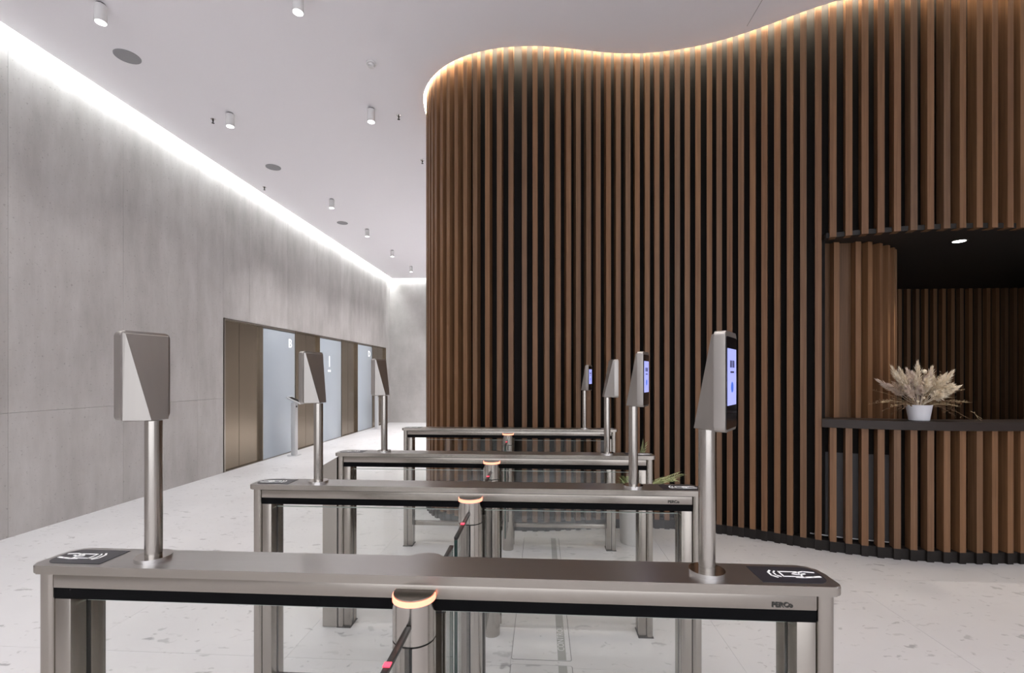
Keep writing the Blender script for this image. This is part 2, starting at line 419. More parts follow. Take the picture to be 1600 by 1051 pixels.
SL = [9.966, 10.069, 10.172, 10.29, 10.405, 10.523, 10.639, 10.754, 10.889, 11.012, 11.13, 11.264, 11.369, 11.487, 11.6, 11.704, 11.802, 11.907, 12.005, 12.108, 12.205, 12.301, 12.391, 12.487, 12.578, 12.671, 12.767, 12.857, 12.952, 13.052, 13.137, 13.226, 13.321, 13.416, 13.51, 13.612, 13.711, 13.813, 13.925, 14.033, 14.146, 14.259, 14.371, 14.484, 14.599, 14.717, 14.834, 14.951, 15.08, 15.201, 15.328, 15.434]
extra = []
s = SL[0] - .11
while s > 7.6: extra.append(s); s -= .112
SL = sorted(extra) + SL
s = SL[-1] + .118
while s < S_END - .1: SL.append(s); s += .112
def place_slat(me, s, parent, foot=False, off=F0):
    p, t, n = curve_at(s); q = p + n * off
    o = link('slat', me, parent, (q.x, q.y, 0), (0, 0, math.atan2(t.y, t.x)))
    if foot: link('slat_foot', ME_FOOT, o)
    return o
low = []
for s in SL:
    if s < S_OPEN or s > S_CLOSE: place_slat(ME_FULL, s, ws, True)
    else: place_slat(ME_UP, s, ws); low.append(s)

# reception niche: soffit, rounded side wall, rear wall
YR = 6.66
sof = curve_pts(S_OPEN, S_CLOSE, F0 + .03)
part('soffit', lambda bm: bm_prism(bm, sof + [(7.3, YR + .2), (2.3, YR + .2)], 2.695, 2.735), 'soffit', ws, smooth=False)
RV = [(2.44, 4.30), (2.598, 4.312), (2.771, 4.303), (2.884, 4.31), (3.009, 4.358), (3.153, 4.447), (3.287, 4.556), (3.37, 4.66), (3.42, 4.80), (3.44, 5.0), (3.44, 5.5), (3.44, YR - .1)]
RD = smooth(resample(dense(RV, 12), .01), 30)
def rv_at(i):
    a = RD[max(i - 2, 0)]; b = RD[min(i + 2, len(RD) - 1)]; t = Vector((b[0] - a[0], b[1] - a[1])).normalized()
    return Vector(RD[i]), t, Vector((-t.y, t.x))
def rv_core(bm):
    f = [rv_at(i) for i in range(0, len(RD), 6)]
    A = [p + n * .062 for p, t, n in f]; B = [p + n * .10 for p, t, n in f]
    bm_prism(bm, [tuple(p) for p in A] + [tuple(p) for p in reversed(B)], 0, 2.695)
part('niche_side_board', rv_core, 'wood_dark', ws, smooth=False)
ME_IN = slat_mesh(.0, 2.69, 'wood', .046, .06)
acc = 0; want = [.16, .34, .455, .59, .735, .87, .98, 1.09] + [1.2 + .112 * k for k in range(13)]
run = [0]
for i in range(1, len(RD)): run.append(run[-1] + math.dist(RD[i - 1], RD[i]))
for wv in want:
    i = bisect.bisect(run, wv)
    if i >= len(RD) - 2: break
    p, t, n = rv_at(i); link('slat', ME_IN, ws, (p.x, p.y, 0), (0, 0, math.atan2(t.y, t.x)))
box('niche_rear_board', (3.3, 7.3, YR + .08, YR + .12, 0, 2.695), 'dark_core', ws)
x = 3.62
while x < 7.2:
    link('slat', ME_IN, ws, (x, YR + .015, 0)); x += .1135
box('niche_end_board', (7.2, 7.25, 4.5, YR + .08, 0, 2.695), 'dark_core', ws)

# reception counter: worktop on a slatted front
rc = thing('reception_counter', (3.4, 4.1, 0), 'reception counter with dark stone top and wooden slat front under the opening', 'counter')
def rel(fn, o):
    def g(bm):
        fn(bm)
        for v in bm.verts: v.co -= o.location
    return g
part('worktop', rel(band(S_OPEN - .035, S_CLOSE, F0 - .02, .27, 1.066, 1.136, .03), rc), 'counter', rc, smooth=False)
part('front_backing', rel(band(S_OPEN, S_CLOSE, F0 + SD + .03, F0 + SD + .07, 0, 1.064), rc), 'dark_core', rc, smooth=False)
part('plinth', rel(band(S_OPEN, S_CLOSE, F0 + .022, F0 + SD + .03, 0, .088), rc), 'dark_metal', rc, smooth=False)
part('service_panel', rel(band(S_OPEN, S_OPEN + .5, F0 + SD + .01, F0 + SD + .028, .12, .84), rc), 'service', rc, smooth=False)
part('trim_strip', rel(band(S_OPEN - .12, S_OPEN + .5, F0 + SD + .004, F0 + SD + .012, .108, .116), rc), 'kiosk', rc, smooth=False)
for s in low:
    p, t, n = curve_at(s); q = p + n * F0
    o = link('slat', ME_LOW, rc, (q.x - 3.4, q.y - 4.1, 0), (0, 0, math.atan2(t.y, t.x))); link('slat_foot', ME_FOOT, o)

# recessed lamp in the niche soffit
nl = thing('recessed_downlight', (3.677, 4.36, 2.695), 'small round lit downlight set in the dark soffit over the reception counter', 'downlight')
part('rim', lambda bm: bm_lathe(bm, [(.046, -.002), (.058, -.006), (.060, 0), (.045, 0)], seg=32), 'dark_metal', nl)
part('lens', lambda bm: bm_cyl(bm, 0, 0, -.005, -.001, .045, 32), 'lamp_face', nl)
ld = bpy.data.lights.new('downlight beam', 'SPOT'); ld.energy = DESK_W; ld.spot_size = R_(92); ld.spot_blend = .6; ld.shadow_soft_size = .04; ld.color = (1, .9, .78)
lo = bpy.data.objects.new('light_beam', ld); COL.objects.link(lo); lo.parent = nl; lo.location = (0, 0, -.02)

# ------------------------------------------------------------------ lifts in the left wall
lifts = [(7.00, 8.03), (9.135, 10.17), (11.315, 12.33), (13.43, 14.62)]
for n, (a, b) in enumerate(lifts, 1):
    d = bpy.data.objects.new('door_%d' % n, None); COL.objects.link(d); d.location = (XW, (a + b) / 2, 0); structure(d)
    h = LIFTH; wd = (b - a) / 2
    fr = .035 if n == 1 else .02
    def frame(bm, wd=wd, fr=fr):
        bm_box(bm, -.10, .004, -wd + .002, -wd + fr, 0, h - .004); bm_box(bm, -.10, .004, wd - .018, wd - .002, 0, h - .004); bm_box(bm, -.10, .004, -wd + fr, wd - .018, h - .028, h - .004)
    part('door_frame', frame, 'steel_z' if n == 1 else 'bronze', d, smooth=False)
    mid = (-wd + fr + wd - .018) / 2 - (.08 if n in (1,) else 0.02)
    box('door_leaf', (-.075, -.05, -wd + fr, mid - .004, .012, h - .028), 'bronze', d)
    box('door_leaf', (-.075, -.05, mid + .004, wd - .018, .012, h - .028), 'bronze', d)
    box('gap_shade_sheet', (-.099, -.085, -wd + fr, wd - .018, .012, h - .028), 'dark_core', d)  # dark sheet standing in for the shade in the gap between the leaves
    box('sill', (-.10, 0, -wd + fr, wd - .018, 0, .01), 'steel_x', d)
glasses = [(8.03, 9.135, 'B', 8.948, 2.145, .165, 'letter B'), (10.17, 11.315, '1', 10.66, 1.838, .255, 'number 1'), (12.33, 13.43, 'D', 13.2, 2.146, .165, 'letter D')]
for a, b, ch, ty, tz, hh, nm in glasses:
    g = thing('frosted_glass_panel', (XW, (a + b) / 2, 0), 'tall frosted blue-white glass panel with white %s between lift doors' % nm, 'glass panel', 'glass panels between the lifts')
    wd = (b - a) / 2
    box('glass_sheet', (-.05, -.012, -wd + .012, wd - .012, .015, LIFTH - .055), 'frost', g, bev=.002)
    def rails(bm, wd=wd):
        bm_box(bm, -.10, -.004, -wd + .002, wd - .002, LIFTH - .05, LIFTH - .004)
    part('top_rail', rails, 'steel_x', g, smooth=False)
    box('side_rail', (-.10, -.006, -wd + .002, -wd + .011, .0, LIFTH - .05), 'steel_z', g)
    box('side_rail', (-.10, -.006, wd - .011, wd - .002, .0, LIFTH - .05), 'steel_z', g)
    box('bottom_rail', (-.10, -.006, -wd + .011, wd - .011, 0, .014), 'steel_x', g)
    lettering('lettering', ch, hh / .70, 'sign_white', g, (-.0108, ty - (a + b) / 2, tz), (R_(90), 0, R_(90)), bold=.004)
    if ch == '1':
        box('floor_sign_bar', (-.012, -.0105, ty - (a + b) / 2 - .075, ty - (a + b) / 2 + .075, 1.612, 1.655), 'sign_white', g)
# lift call kiosks
for (x, y, lab) in ((-4.70, 8.62, 'slim silver lift call kiosk in front of the glass panel with letter B'), (-4.70, 13.08, 'slim silver lift call kiosk in front of the glass panel with letter D')):
    k = thing('lift_call_kiosk', (x, y, 0), lab, 'kiosk', 'lift call kiosks')
    box('base_plate', (-.09, .09, -.09, .09, 0, .012), 'kiosk', k, bev=.003)
    box('post', (-.035, .045, -.055, .055, .012, 1.0), 'kiosk', k, bev=.006)
    hd = box('head', (-.145, .145, -.085, .085, -.016, .016), 'kiosk', k, bev=.006, loc=(.02, 0, 1.045), rot=(0, R_(24), 0))
    box('screen', (-.12, .12, -.068, .068, .016, .018), 'screen_black', hd)
    part('key_lock', lambda bm: bm_cyl(bm, 0, 0, 0, .006, .02, 20), 'dark_metal', k, (.045, 0, .93), (0, R_(90), 0))

# ------------------------------------------------------------------ turnstile gates
GL, GD, GT = 1.885, .118, 1.045          # length, depth of the top, height
XG = -.29
CX0, CX1 = -GL / 2, GL / 2
def strip(bm, pts, wd, z0, z1):
    for (ax, ay), (bx, by) in zip(pts, pts[1:]):
        d = Vector((bx - ax, by - ay)); L = d.length; d /= L; n = Vector((-d.y, d.x)) * wd / 2
        e = d * wd * .3
        q = [(ax - e.x + n.x, ay - e.y + n.y), (ax - e.x - n.x, ay - e.y - n.y), (bx + e.x - n.x, by + e.y - n.y), (bx + e.x + n.x, by + e.y + n.y)]
        bm_prism(bm, q, z0, z1)
def icon(bm, flip):
    z0, z1 = 0, .0006
    P_ = lambda l: [((-x if flip else x), y) for x, y in l]
    strip(bm, P_([(-.020, .014), (.022, .014), (.022, -.012), (-.020, -.012), (-.020, .014)]), .0035, z0, z1)      # card
    strip(bm, P_([(.058, .012), (.036, .016), (.012, .008), (.006, .001), (.020, -.001), (.034, .004)]), .0045, z0, z1)   # thumb
    strip(bm, P_([(.060, -.010), (.044, -.013), (.024, -.016), (.006, -.015)]), .006, z0, z1)                        # fingers
    strip(bm, P_([(-.028, .016), (-.034, .008), (-.034, -.006), (-.027, -.014)]), .0035, z0, z1)                     # waves
    strip(bm, P_([(-.037, .019), (-.045, .009), (-.045, -.008), (-.036, -.018)]), .0045, z0, z1)
def build_gate(y, label, housing=False):
    g = thing('turnstile_gate', (XG, y, 0), label, 'turnstile', 'brushed steel turnstile gates in a row')
    hy = GD / 2
    def cap(bm):
        o = [(CX1 - .016 + .016 * math.cos(R_(a)), -hy + .016 + .016 * math.sin(R_(a))) for a in range(-90, 1, 15)] + [(CX1 - .044 + .044 * math.cos(R_(a)), hy - .044 + .044 * math.sin(R_(a))) for a in range(0, 91, 10)]
        bm_prism(bm, o + [(-x, y) for x, y in reversed(o)], GT - .021, GT, .0036, 3)
    cp = part('top_cap', cap, ['steel_x', 'steel_cap_lit'], g, smooth=False)
    for p in cp.data.polygons: p.material_index = 1 if p.normal.z > .3 else 0  # upward faces and bevel take the lighter steel as painted sheen and highlight
    fa = box('fascia', (CX0 + .052, CX1 - .052, -.050, -.044, .9885, GT - .0245), 'steel_x', g, bev=.001)
    box('fascia', (CX0 + .052, CX1 - .052, .044, .050, .9885, GT - .0245), 'steel_x', g, bev=.001)
    box('dark_band', (CX0 + .052, CX1 - .052, -.0485, .0485, .962, .988), 'black', g)
    box('inner_beam', (CX0 + .052, CX1 - .052, -.0435, .0435, .9885, GT - .0212), 'rubber', g)
    lettering('lettering', 'PERCo', .0155, 'dark_print', fa, (CX1 - .125, -.0502, .999), (R_(90), 0, 0), bold=.0004)
    for sx in (-1, 1):
        xe = CX0 if sx < 0 else CX1
        def X(a, b): return (xe + a, xe + b) if sx < 0 else (xe - b, xe - a)
        a0, a1 = X(.013, .0505)
        def pil(bm, a0=a0, a1=a1):
            bm_prism(bm, rrect(a0, a1, -.052, .052, .012, 5), .004, GT - .0225)
        part('pillar', pil, 'steel_z', g)
        b0, b1 = X(.052, .0925)
        box('leg_panel', (b0, b1, -.0465, -.006, .004, .9615), 'steel_z', g, bev=.0015)
        box('leg_panel', (b0, b1, .006, .0465, .004, .9615), 'steel_z', g, bev=.0015)
        box('gasket', (b0, b1 - .0006 if sx < 0 else b1, -.0058, .0058, .004, .9615), 'rubber', g)
        f0, f1 = X(.010, .096)
        box('foot_plate', (f0, f1, -.055, .055, 0, .004), 'dark_metal', g)
        # reader plate on the top
        r0, r1 = X(.015, .163)
        rp = part('reader_plate', lambda bm: bm_prism(bm, reader_outline(r0, r1, sx), GT + .0002, GT + .0012), 'reader', g)
        part('card_symbol', lambda bm: icon(bm, sx < 0), 'white_print', rp, ((r0 + r1) / 2 + (.006 if sx > 0 else -.006), 0, GT + .0014), smooth=False)
    # fixed glass infill on both sides of the drum
    for sx in (-1, 1):
        xe = CX0 + .0935 if sx < 0 else .052
        x1 = -.052 if sx < 0 else CX1 - .0935
        gp = box('glass_infill', (xe, x1, -.004, .004, .215, .9385), 'glass', g)
        box('glass_edge', (xe, x1, -.004, .004, .9387, .9412), 'glass_edge', gp)
        box('low_rail', (xe, x1, -.016, .016, .178, .214), 'steel_x', g, bev=.002)
    # drums with light ring, front and back, and the swing leaves
    for sy in (-1, 1):
        yc = sy * .058; r = .0485
        topz = 1.006
        part('drum', lambda bm: bm_half(bm, yc, r, .0, .905, sy), 'steel_drum', g)
        part('drum_seam', lambda bm: bm_half(bm, yc, r - .003, .905, .909, sy), 'rubber', g)
        part('drum_head', lambda bm: bm_half(bm, yc, r, .909, topz - .012, sy), 'steel_drum', g)
        part('light_ring', lambda bm: bm_half(bm, yc, r + .0006, topz - .012, topz, sy), 'ring', g)
        part('drum_lid', lambda bm: bm_half(bm, yc, r - .002, topz, topz + .0035, sy), 'steel_x', g)
        y0, y1 = (-.385, -.1075) if sy < 0 else (.1075, .385)
        lf = box('swing_leaf', (-.005, .005, y0, y1, .2, .945), 'glass', g)
        ye = y0 if sy < 0 else y1
        box('leaf_edge', (-.0055, .0055, min(ye, ye - sy * .004), max(ye, ye - sy * .004), .2, .9445), 'glass_edge_dark', lf)
        box('leaf_top_profile', (-.0065, .0065, y0, y1, .9455, .956), 'rubber', lf, bev=.002)
        m0 = (y0 + y1) / 2
        box('leaf_marker_light', (-.0068, .0068, m0 - .007, m0 + .007, .9562, .9585), 'ring_red', lf)
        box('leaf_hinge', (-.008, .008, min(sy * .1075, sy * .0985), max(sy * .1075, sy * .0985), .25, .905), 'rubber', g)
    # bulge of the top over the rear drum
    part('rear_lid', lambda bm: bm_half(bm, hy - .024, .0485, GT - .012, GT - .0006, 1, yflat=hy), 'steel_cap_lit', g)
    if housing:
        xa, xb = CX0 - .075, CX0 + .0505
        def hs(bm):
            pr = [(xa, .004), (xb, .004), (xb, .99), (CX0 + .012, .99), (xa, .972)]
            A = [bm.verts.new((x, -.0545, z)) for x, z in [(xa, .004), (CX0 + .0122, .004), (CX0 + .0122, 1.018), (xa, .968)]]
            B = [bm.verts.new((v.co.x, .0545, v.co.z)) for v in A]
            bm.faces.new(A); bm.faces.new(B[::-1])
            for i in range(4): bm.faces.new((A[i], A[(i + 1) % 4], B[(i + 1) % 4], B[i]))
        part('end_housing', hs, 'steel_z', g, smooth=False)
    return g
def reader_outline(x0, x1, sx):
    y = .043
    if sx < 0: o = rrect(x0, x1, -y, y, .030, 8); return [p if p[0] < x1 - .0301 else (x1, math.copysign(y, p[1])) for p in dedupe(o, x1 - .03)]
    o = rrect(x0, x1, -y, y, .030, 8); return [p if p[0] > x0 + .0301 else (x0, math.copysign(y, p[1])) for p in dedupe2(o, x0 + .03)]
def dedupe(o, lim):
    k = [p for p in o if p[0] < lim]; i = max(range(len(o)), key=lambda q: o[q][0])
    x1 = max(p[0] for p in o); y = max(p[1] for p in o)
    return [(x1, -y), (x1, y)] + sorted_arc(k, 1)
def dedupe2(o, lim):
    k = [p for p in o if p[0] > lim]; x0 = min(p[0] for p in o); y = max(p[1] for p in o)
    return [(x0, y), (x0, -y)] + sorted_arc(k, -1)
def sorted_arc(k, s):
    cx = sum(p[0] for p in k) / len(k)
    return sorted(k, key=lambda p: -p[1]) if s > 0 else sorted(k, key=lambda p: p[1])
def bm_half(bm, yc, r, z0, z1, sy, yflat=None):
    # round column cut flat where it meets the beam
    yf = sy * .0515 if yflat is None else yflat
    a = math.asin(max(-1, min(1, (yf - yc) * sy / r)))
    n = 28; pts = []
    for k in range(n + 1):
        t = a + (math.pi - 2 * a) * k / n
        pts.append((r * math.cos(t), yc + sy * r * math.sin(t)))
    bm_prism(bm, pts, z0, z1)
gates = [(1.110, 'nearest brushed steel turnstile gate, across the front of the picture', False),
         (1.955, 'second brushed steel turnstile gate from the front, between the nearest and the third', False),
         (2.775, 'third brushed steel turnstile gate from the front, with wide housing at its left end', True),
         (4.115, 'farthest brushed steel turnstile gate, closest to the wooden slatted wall', False)]
for y, lab, hs in gates: build_gate(y, lab, hs)

# ------------------------------------------------------------------ face recognition terminals on poles
def build_terminal(x, y, phi, label, lit=True, zb=1.378):
    t = thing('face_recognition_terminal', (x, y, GT), label, 'terminal', 'face recognition terminals on the turnstile gates', R_(phi))
    part('base_flange', lambda bm: bm_cyl(bm, 0, 0, 0, .009, .040, 40, bev=.003), 'chrome', t)
    part('pole', lambda bm: bm_cyl(bm, 0, 0, .009, zb - GT, .0188, 36), 'steel_drum', t)
    h = .222; z0 = zb - GT
    # slab: rounded rectangle standing up, front looks along -y
    def slab(bm):
        bm_prism(bm, rrect(-.058, .058, 0, h, .012, 5), 0, .024, .002)
        for v in bm.verts: v.co = Vector((v.co.x, -.052 + (.024 - v.co.z), z0 + v.co.y))
    hs = part('housing', slab, 'steel_fine', t)
    def wedge(bm):
        yb = -.028
        pts = [(-.053, yb, z0 + h - .006), (.053, yb, z0 + h - .006), (-.053, yb, z0 + .003), (.053, yb, z0 + .003), (-.020, yb + .052, z0 + .003), (.020, yb + .052, z0 + .003), (-.050, yb + .006, z0 + h - .008), (.050, yb + .006, z0 + h - .008)]
        vs_ = [bm.verts.new(p) for p in pts]; bmesh.ops.convex_hull(bm, input=vs_)
    part('rear_cover', wedge, 'steel_fine', t, smooth=False)
    def scr(bm):
        bm_prism(bm, rrect(-.052, .052, .006, h - .012, .006, 4), 0, .0012)
        for v in bm.verts: v.co = Vector((v.co.x, -.0521 - v.co.z, z0 + v.co.y))
    sc = part('screen', scr, 'screen_black', hs, smooth=False)
    if lit:
        yy = -.0535
        box('display', (-.043, .043, yy - .0006, yy, z0 + .058, z0 + h - .038), 'screen_lit', t)
        def dig(bm):
            for k, (a, b) in enumerate(((-.022, -.014), (-.011, -.003), (.003, .011), (.014, .022))):
                bm_box(bm, a, b, yy - .0010, yy - .0007, z0 + .142, z0 + .158)
            bm_box(bm, -.018, .018, yy - .0010, yy - .0007, z0 + .130, z0 + .134)
        part('display_digits', dig, 'screen_ink', t, smooth=False)
        def dot(bm):
            bm_cyl(bm, 0, 0, 0, .0003, .012, 20)
            for v in bm.verts: v.co = Vector((v.co.x, yy - .0010 + v.co.z, z0 + .098 + v.co.y))
        part('display_mark', dot, 'screen_dot', t, smooth=False)
    return t
G = [g[0] for g in gates]
build_terminal(-.968, G[0], -107, 'face terminal seen from behind on left end of nearest turnstile gate', zb=1.39)
build_terminal(.383, G[0], 57, 'face terminal with lit lavender screen on right end of nearest turnstile gate')
build_terminal(-.958, G[1], -107, 'face terminal seen from behind on left end of second turnstile gate', zb=1.385)
build_terminal(.378, G[1], 66, 'face terminal with lit screen on right end of second turnstile gate')
build_terminal(-.950, G[2], -107, 'face terminal seen from behind on left end of third turnstile gate', zb=1.385)
build_terminal(.385, G[2], 96, 'face terminal turned side-on on right end of third turnstile gate', lit=True)
build_terminal(.375, G[3], 68, 'small distant face terminal on farthest turnstile gate')

# cable duct covers let into the floor between the gates
for k, (a, b, lab) in enumerate(((2.475, 3.02, 'flush floor cover plate with grey lettered strip between second and third turnstile'), (3.06, 4.35, 'flush floor cover plate with grey strip under the farthest turnstile'), (1.80, 2.435, 'flush floor cover plate with grey strip under the second turnstile'))):
    fc = thing('floor_cover', (0, (a + b) / 2, 0), lab, 'floor cover', 'floor covers in the turnstile lane')
    hl = (b - a) / 2
    part('outline', lambda bm: bm_prism(bm, rrect(-.160, .160, -hl, hl, .012, 4), .0003, .0010), 'joint', fc, smooth=False)
    part('plate', lambda bm: bm_prism(bm, rrect(-.1575, .1565, -hl + .0025, hl - .0025, .010, 4), .0011, .0016), 'terrazzo', fc, smooth=False)
    st = box('lettered_strip', (.087, .132, -hl + .004, hl - .004, .0017, .0020), 'plate_grey', fc)
    if k == 0: lettering('lettering', 'CONTROL', .052, 'terrazzo', st, (.1095, -.06, .0023), (0, 0, R_(90)), extrude=.0002)

# ------------------------------------------------------------------ ceiling fittings
def spot_mesh_set():
    a = bmesh.new(); bm_cyl(a, 0, 0, -.158, -.014, .045, 36, bev=.003)
    body = mesh_of(a, 'lamp_body', 'lamp_body')
    a = bmesh.new(); bm_cyl(a, 0, 0, -.014, 0, .034, 28); neck = mesh_of(a, 'neck', 'joint')
    a = bmesh.new(); bm_cyl(a, 0, 0, -.1605, -.1582, .039, 32); lens = mesh_of(a, 'lens', 'lamp_face')
    return body, neck, lens
SB, SN, SLN = spot_mesh_set()
spot_data = bpy.data.lights.new('spotlight beam', 'SPOT')
spot_data.energy = SPOT_W; spot_data.spot_size = R_(105); spot_data.spot_blend = .75; spot_data.shadow_soft_size = .05; spot_data.color = SPOT_COL
added_back_data = spot_data.copy(); added_back_data.energy = SPOT_W * 4.8
corridor_data = spot_data.copy(); corridor_data.energy = SPOT_W * 2.2
def ceiling_spot(x, y, label, data=spot_data):
    t = thing('ceiling_spotlight', (x, y, ZC), label, 'spotlight', 'white cylinder ceiling spotlights')
    link('lamp_body', SB, t); link('neck', SN, t); link('lens', SLN, t)
    o = bpy.data.objects.new('light_beam', data); COL.objects.link(o); o.parent = t; o.location = (0, 0, -.165)
XA, XB = -3.75, -2.015
ceiling_spot(XA, 3.755, 'white cylinder spotlight at top left, largest of the row nearest the concrete wall')
ceiling_spot(XB, 3.755, 'white cylinder spotlight cut by the top edge of the picture')
ceiling_spot(XA, 5.415, 'white cylinder spotlight second in the row along the concrete wall')
ceiling_spot(XB, 5.425, 'white cylinder spotlight hanging left of the slatted wall')
ceiling_spot(XA, 8.148, 'white cylinder spotlight third in the row along the concrete wall', corridor_data)
ceiling_spot(XA, 9.86, 'white cylinder spotlight fourth in the row along the concrete wall', corridor_data)
ceiling_spot(XA, 11.555, 'white cylinder spotlight fifth in the row along the concrete wall', corridor_data)
ceiling_spot(XA, 13.265, 'tiny white cylinder spotlight farthest away, near the end wall', corridor_data)
ADDED_OUT = 'added white cylinder ceiling spotlight over the lobby, unseen outside the picture'  # lamps added out of view to brighten ceiling and floor
for y in (2.05, .35, -1.35, -3.05, -4.75):
    for x in (XA, XB, -.28, 1.455, 3.19, 4.925): ceiling_spot(x, y, ADDED_OUT)
for x, y in ((XB, 9.86), (XB, 11.555), (XB, 13.265), (-.28, 9.86), (-.28, 11.555), (-.28, 13.265), (1.455, 9.86), (1.455, 11.555), (1.455, 13.265)): ceiling_spot(x, y, 'added white cylinder ceiling spotlight, unseen behind the slatted wall', added_back_data)  # stronger unseen lamps added to brighten the corridor
for x, y, r, lab in ((-4.10, 4.386, .105, 'large grey round ceiling speaker at the upper left'), (-4.06, 6.846, .10, 'grey round ceiling speaker in the middle of the corridor ceiling'), (-4.106, 9.418, .10, 'small far grey round ceiling speaker above the lift doors')):
    t = thing('ceiling_speaker', (x, y, ZC), lab, 'speaker', 'round ceiling speakers')
    part('grille', lambda bm: bm_cyl(bm, 0, 0, -.006, -.001, r, 48), 'grille', t)
    part('rim', lambda bm: bm_lathe(bm, [(r, -.001), (r, -.008), (r + .006, -.006), (r + .007, -.001)], seg=48), 'grille', t)
t = thing('smoke_detector', (-1.72, 4.631, ZC), 'small white smoke detector on the ceiling left of the slatted wall', 'smoke detector')
part('base', lambda bm: bm_cyl(bm, 0, 0, -.018, 0, .05, 32, bev=.004), 'lamp_body', t)
part('sensor_head', lambda bm: bm_lathe(bm, [(.034, -.018), (.034, -.03), (.028, -.036), (.03, -.045), (.018, -.05)], seg=32), 'lamp_body', t)
for x, y, lab in ((-4.044, 5.522, 'tiny ceiling sprinkler beside the second spotlight of the wall row'), (-1.732, 5.583, 'tiny ceiling sprinkler between a spotlight and the slatted wall'), (-4.635, 7.554, 'tiny ceiling sprinkler close to the concrete wall cove'), (-1.744, 6.761, 'tiny ceiling sprinkler at the edge of the slatted wall')):
    t = thing('sprinkler', (x, y, ZC), lab, 'sprinkler', 'ceiling sprinklers')
    part('plate', lambda bm: bm_lathe(bm, [(.028, 0), (.028, -.003), (.018, -.008)], seg=24), 'chrome', t)
    part('nozzle', lambda bm: bm_lathe(bm, [(.009, -.008), (.009, -.03), (.005, -.034), (.005, -.046), (.016, -.048), (.016, -.051)], seg=16), 'dark_metal', t)

# ------------------------------------------------------------------ dried flowers on the counter
fa = thing('dried_flower_pot', (3.125, 4.080, 1.1365), 'white pot of cream dried pampas flowers standing on the reception counter', 'flower pot')
part('pot', lambda bm: bm_lathe(bm, [(.064, 0), (.069, .004), (.087, .125), (.089, .13), (.083, .13), (.08, .115), (.02, .113)], seg=40), 'pot_white', fa)
rng = random.Random(11)
def plume(bm, base, d, L, wmax, n=170):
    d = d.normalized(); u = d.cross(Vector((.3, .2, 1))).normalized(); v = d.cross(u)
    bm_tube(bm, [base - d * L * .7, base, base + d * L * .8], [.0016, .0016, .0008], 4)
    for k in range(n):
        t = rng.random() ** .9; a = rng.uniform(0, 2 * math.pi)
        wd = wmax * math.sin(math.pi * min(1, .12 + t * .88)) ** .7
        s0 = base + d * L * t * .9
        out = (u * math.cos(a) + v * math.sin(a))
        tip = s0 + out * wd * rng.uniform(.5, 1.1) + d * L * rng.uniform(.12, .26)
        sd = d.cross(out).normalized() * rng.uniform(.0025, .005)
        m = (s0 + tip) / 2 + out * .004
        q = [bm.verts.new(s0), bm.verts.new(m + sd), bm.verts.new(tip), bm.verts.new(m - sd)]
        bm.faces.new(q)
specs0 = [(-.55, .75, .27, .035, 'plume'), (-.38, .95, .27, .036, 'plume'), (-.18, 1.0, .28, .032, 'plume'), (-.30, .7, .21, .04, 'plume_pink'), (.02, .85, .22, .032, 'plume_pink'), (.30, .8, .23, .035, 'plume'),
         (.50, .72, .25, .036, 'plume'), (.66, .50, .24, .038, 'plume'), (.78, .28, .22, .033, 'plume'), (-.78, .5, .22, .03, 'plume_pink'), (-.70, .55, .23, .03, 'plume_pink'), (.20, .55, .18, .036, 'plume_pink'), (.12, .30, .13, .036, 'plume'), (-.45, .38, .16, .032, 'plume_pink'), (.45, .30, .16, .034, 'plume'), (-.62, .62, .28, .022, 'plume')]
specs = [(dx * .72 - .07, dz, L * .95, wd * 1.1, m_) for dx, dz, L, wd, m_ in specs0] + [(dx * .5 + .05, dz, L * .62, wd * 1.2, m_) for dx, dz, L, wd, m_ in specs0[::-1]]
for i, (dx, dz, L, wd, m_) in enumerate(specs):
    dv = Vector((dx, rng.uniform(-.6, .35), dz)).normalized()
    base = Vector((dx * .05, dv.y * .04, .13)) + dv * .10
    part('plume', lambda bm: plume(bm, base, dv, L, wd), m_, fa, smooth=False)
def sprigs(bm):
    for k in range(46):
        an = rng.uniform(-1.35, 1.35); dv = Vector((math.sin(an), rng.uniform(-.5, .4), math.cos(an) * .8 + .12)).normalized()
        b0 = Vector((dv.x * .05, dv.y * .05, .12)); L = rng.uniform(.2, .36)
        pts = [b0 + dv * L * t + Vector((0, 0, -.10 * abs(dv.x) * t * t * L / .3)) for t in (0, .35, .7, 1)]
        bm_tube(bm, pts, [.0016, .0013, .001, .0006], 4)
        for q in range(7):
            p = pts[2].lerp(pts[3], q / 6); o = Vector((rng.uniform(-1, 1), rng.uniform(-1, 1), rng.uniform(-.3, 1))).normalized()
            s_ = dv.cross(o).normalized() * .003; e = p + o * rng.uniform(.012, .026)
            bm.faces.new([bm.verts.new(p), bm.verts.new((p + e) / 2 + s_), bm.verts.new(e), bm.verts.new((p + e) / 2 - s_)])
o = part('stems', sprigs, 'dried_stem', fa, smooth=False); o['kind'] = 'stuff'
def cotton(bm):
    for c, r in (((.028, -.02, .405), .018), ((.035, -.02, .395), .012), ((-.12, -.06, .27), .008), ((.02, -.09, .22), .009), ((-.03, -.09, .19), .010), ((.05, -.08, .26), .008), ((-.07, -.08, .16), .010)):
        bmesh.ops.create_icosphere(bm, subdivisions=2, radius=r, matrix=Matrix.Translation(c))
    bm_tube(bm, [(.01, 0, .12), (.02, -.015, .3), (.028, -.02, .40)], .0015, 4)
part('cotton_heads', cotton, 'plume', fa)
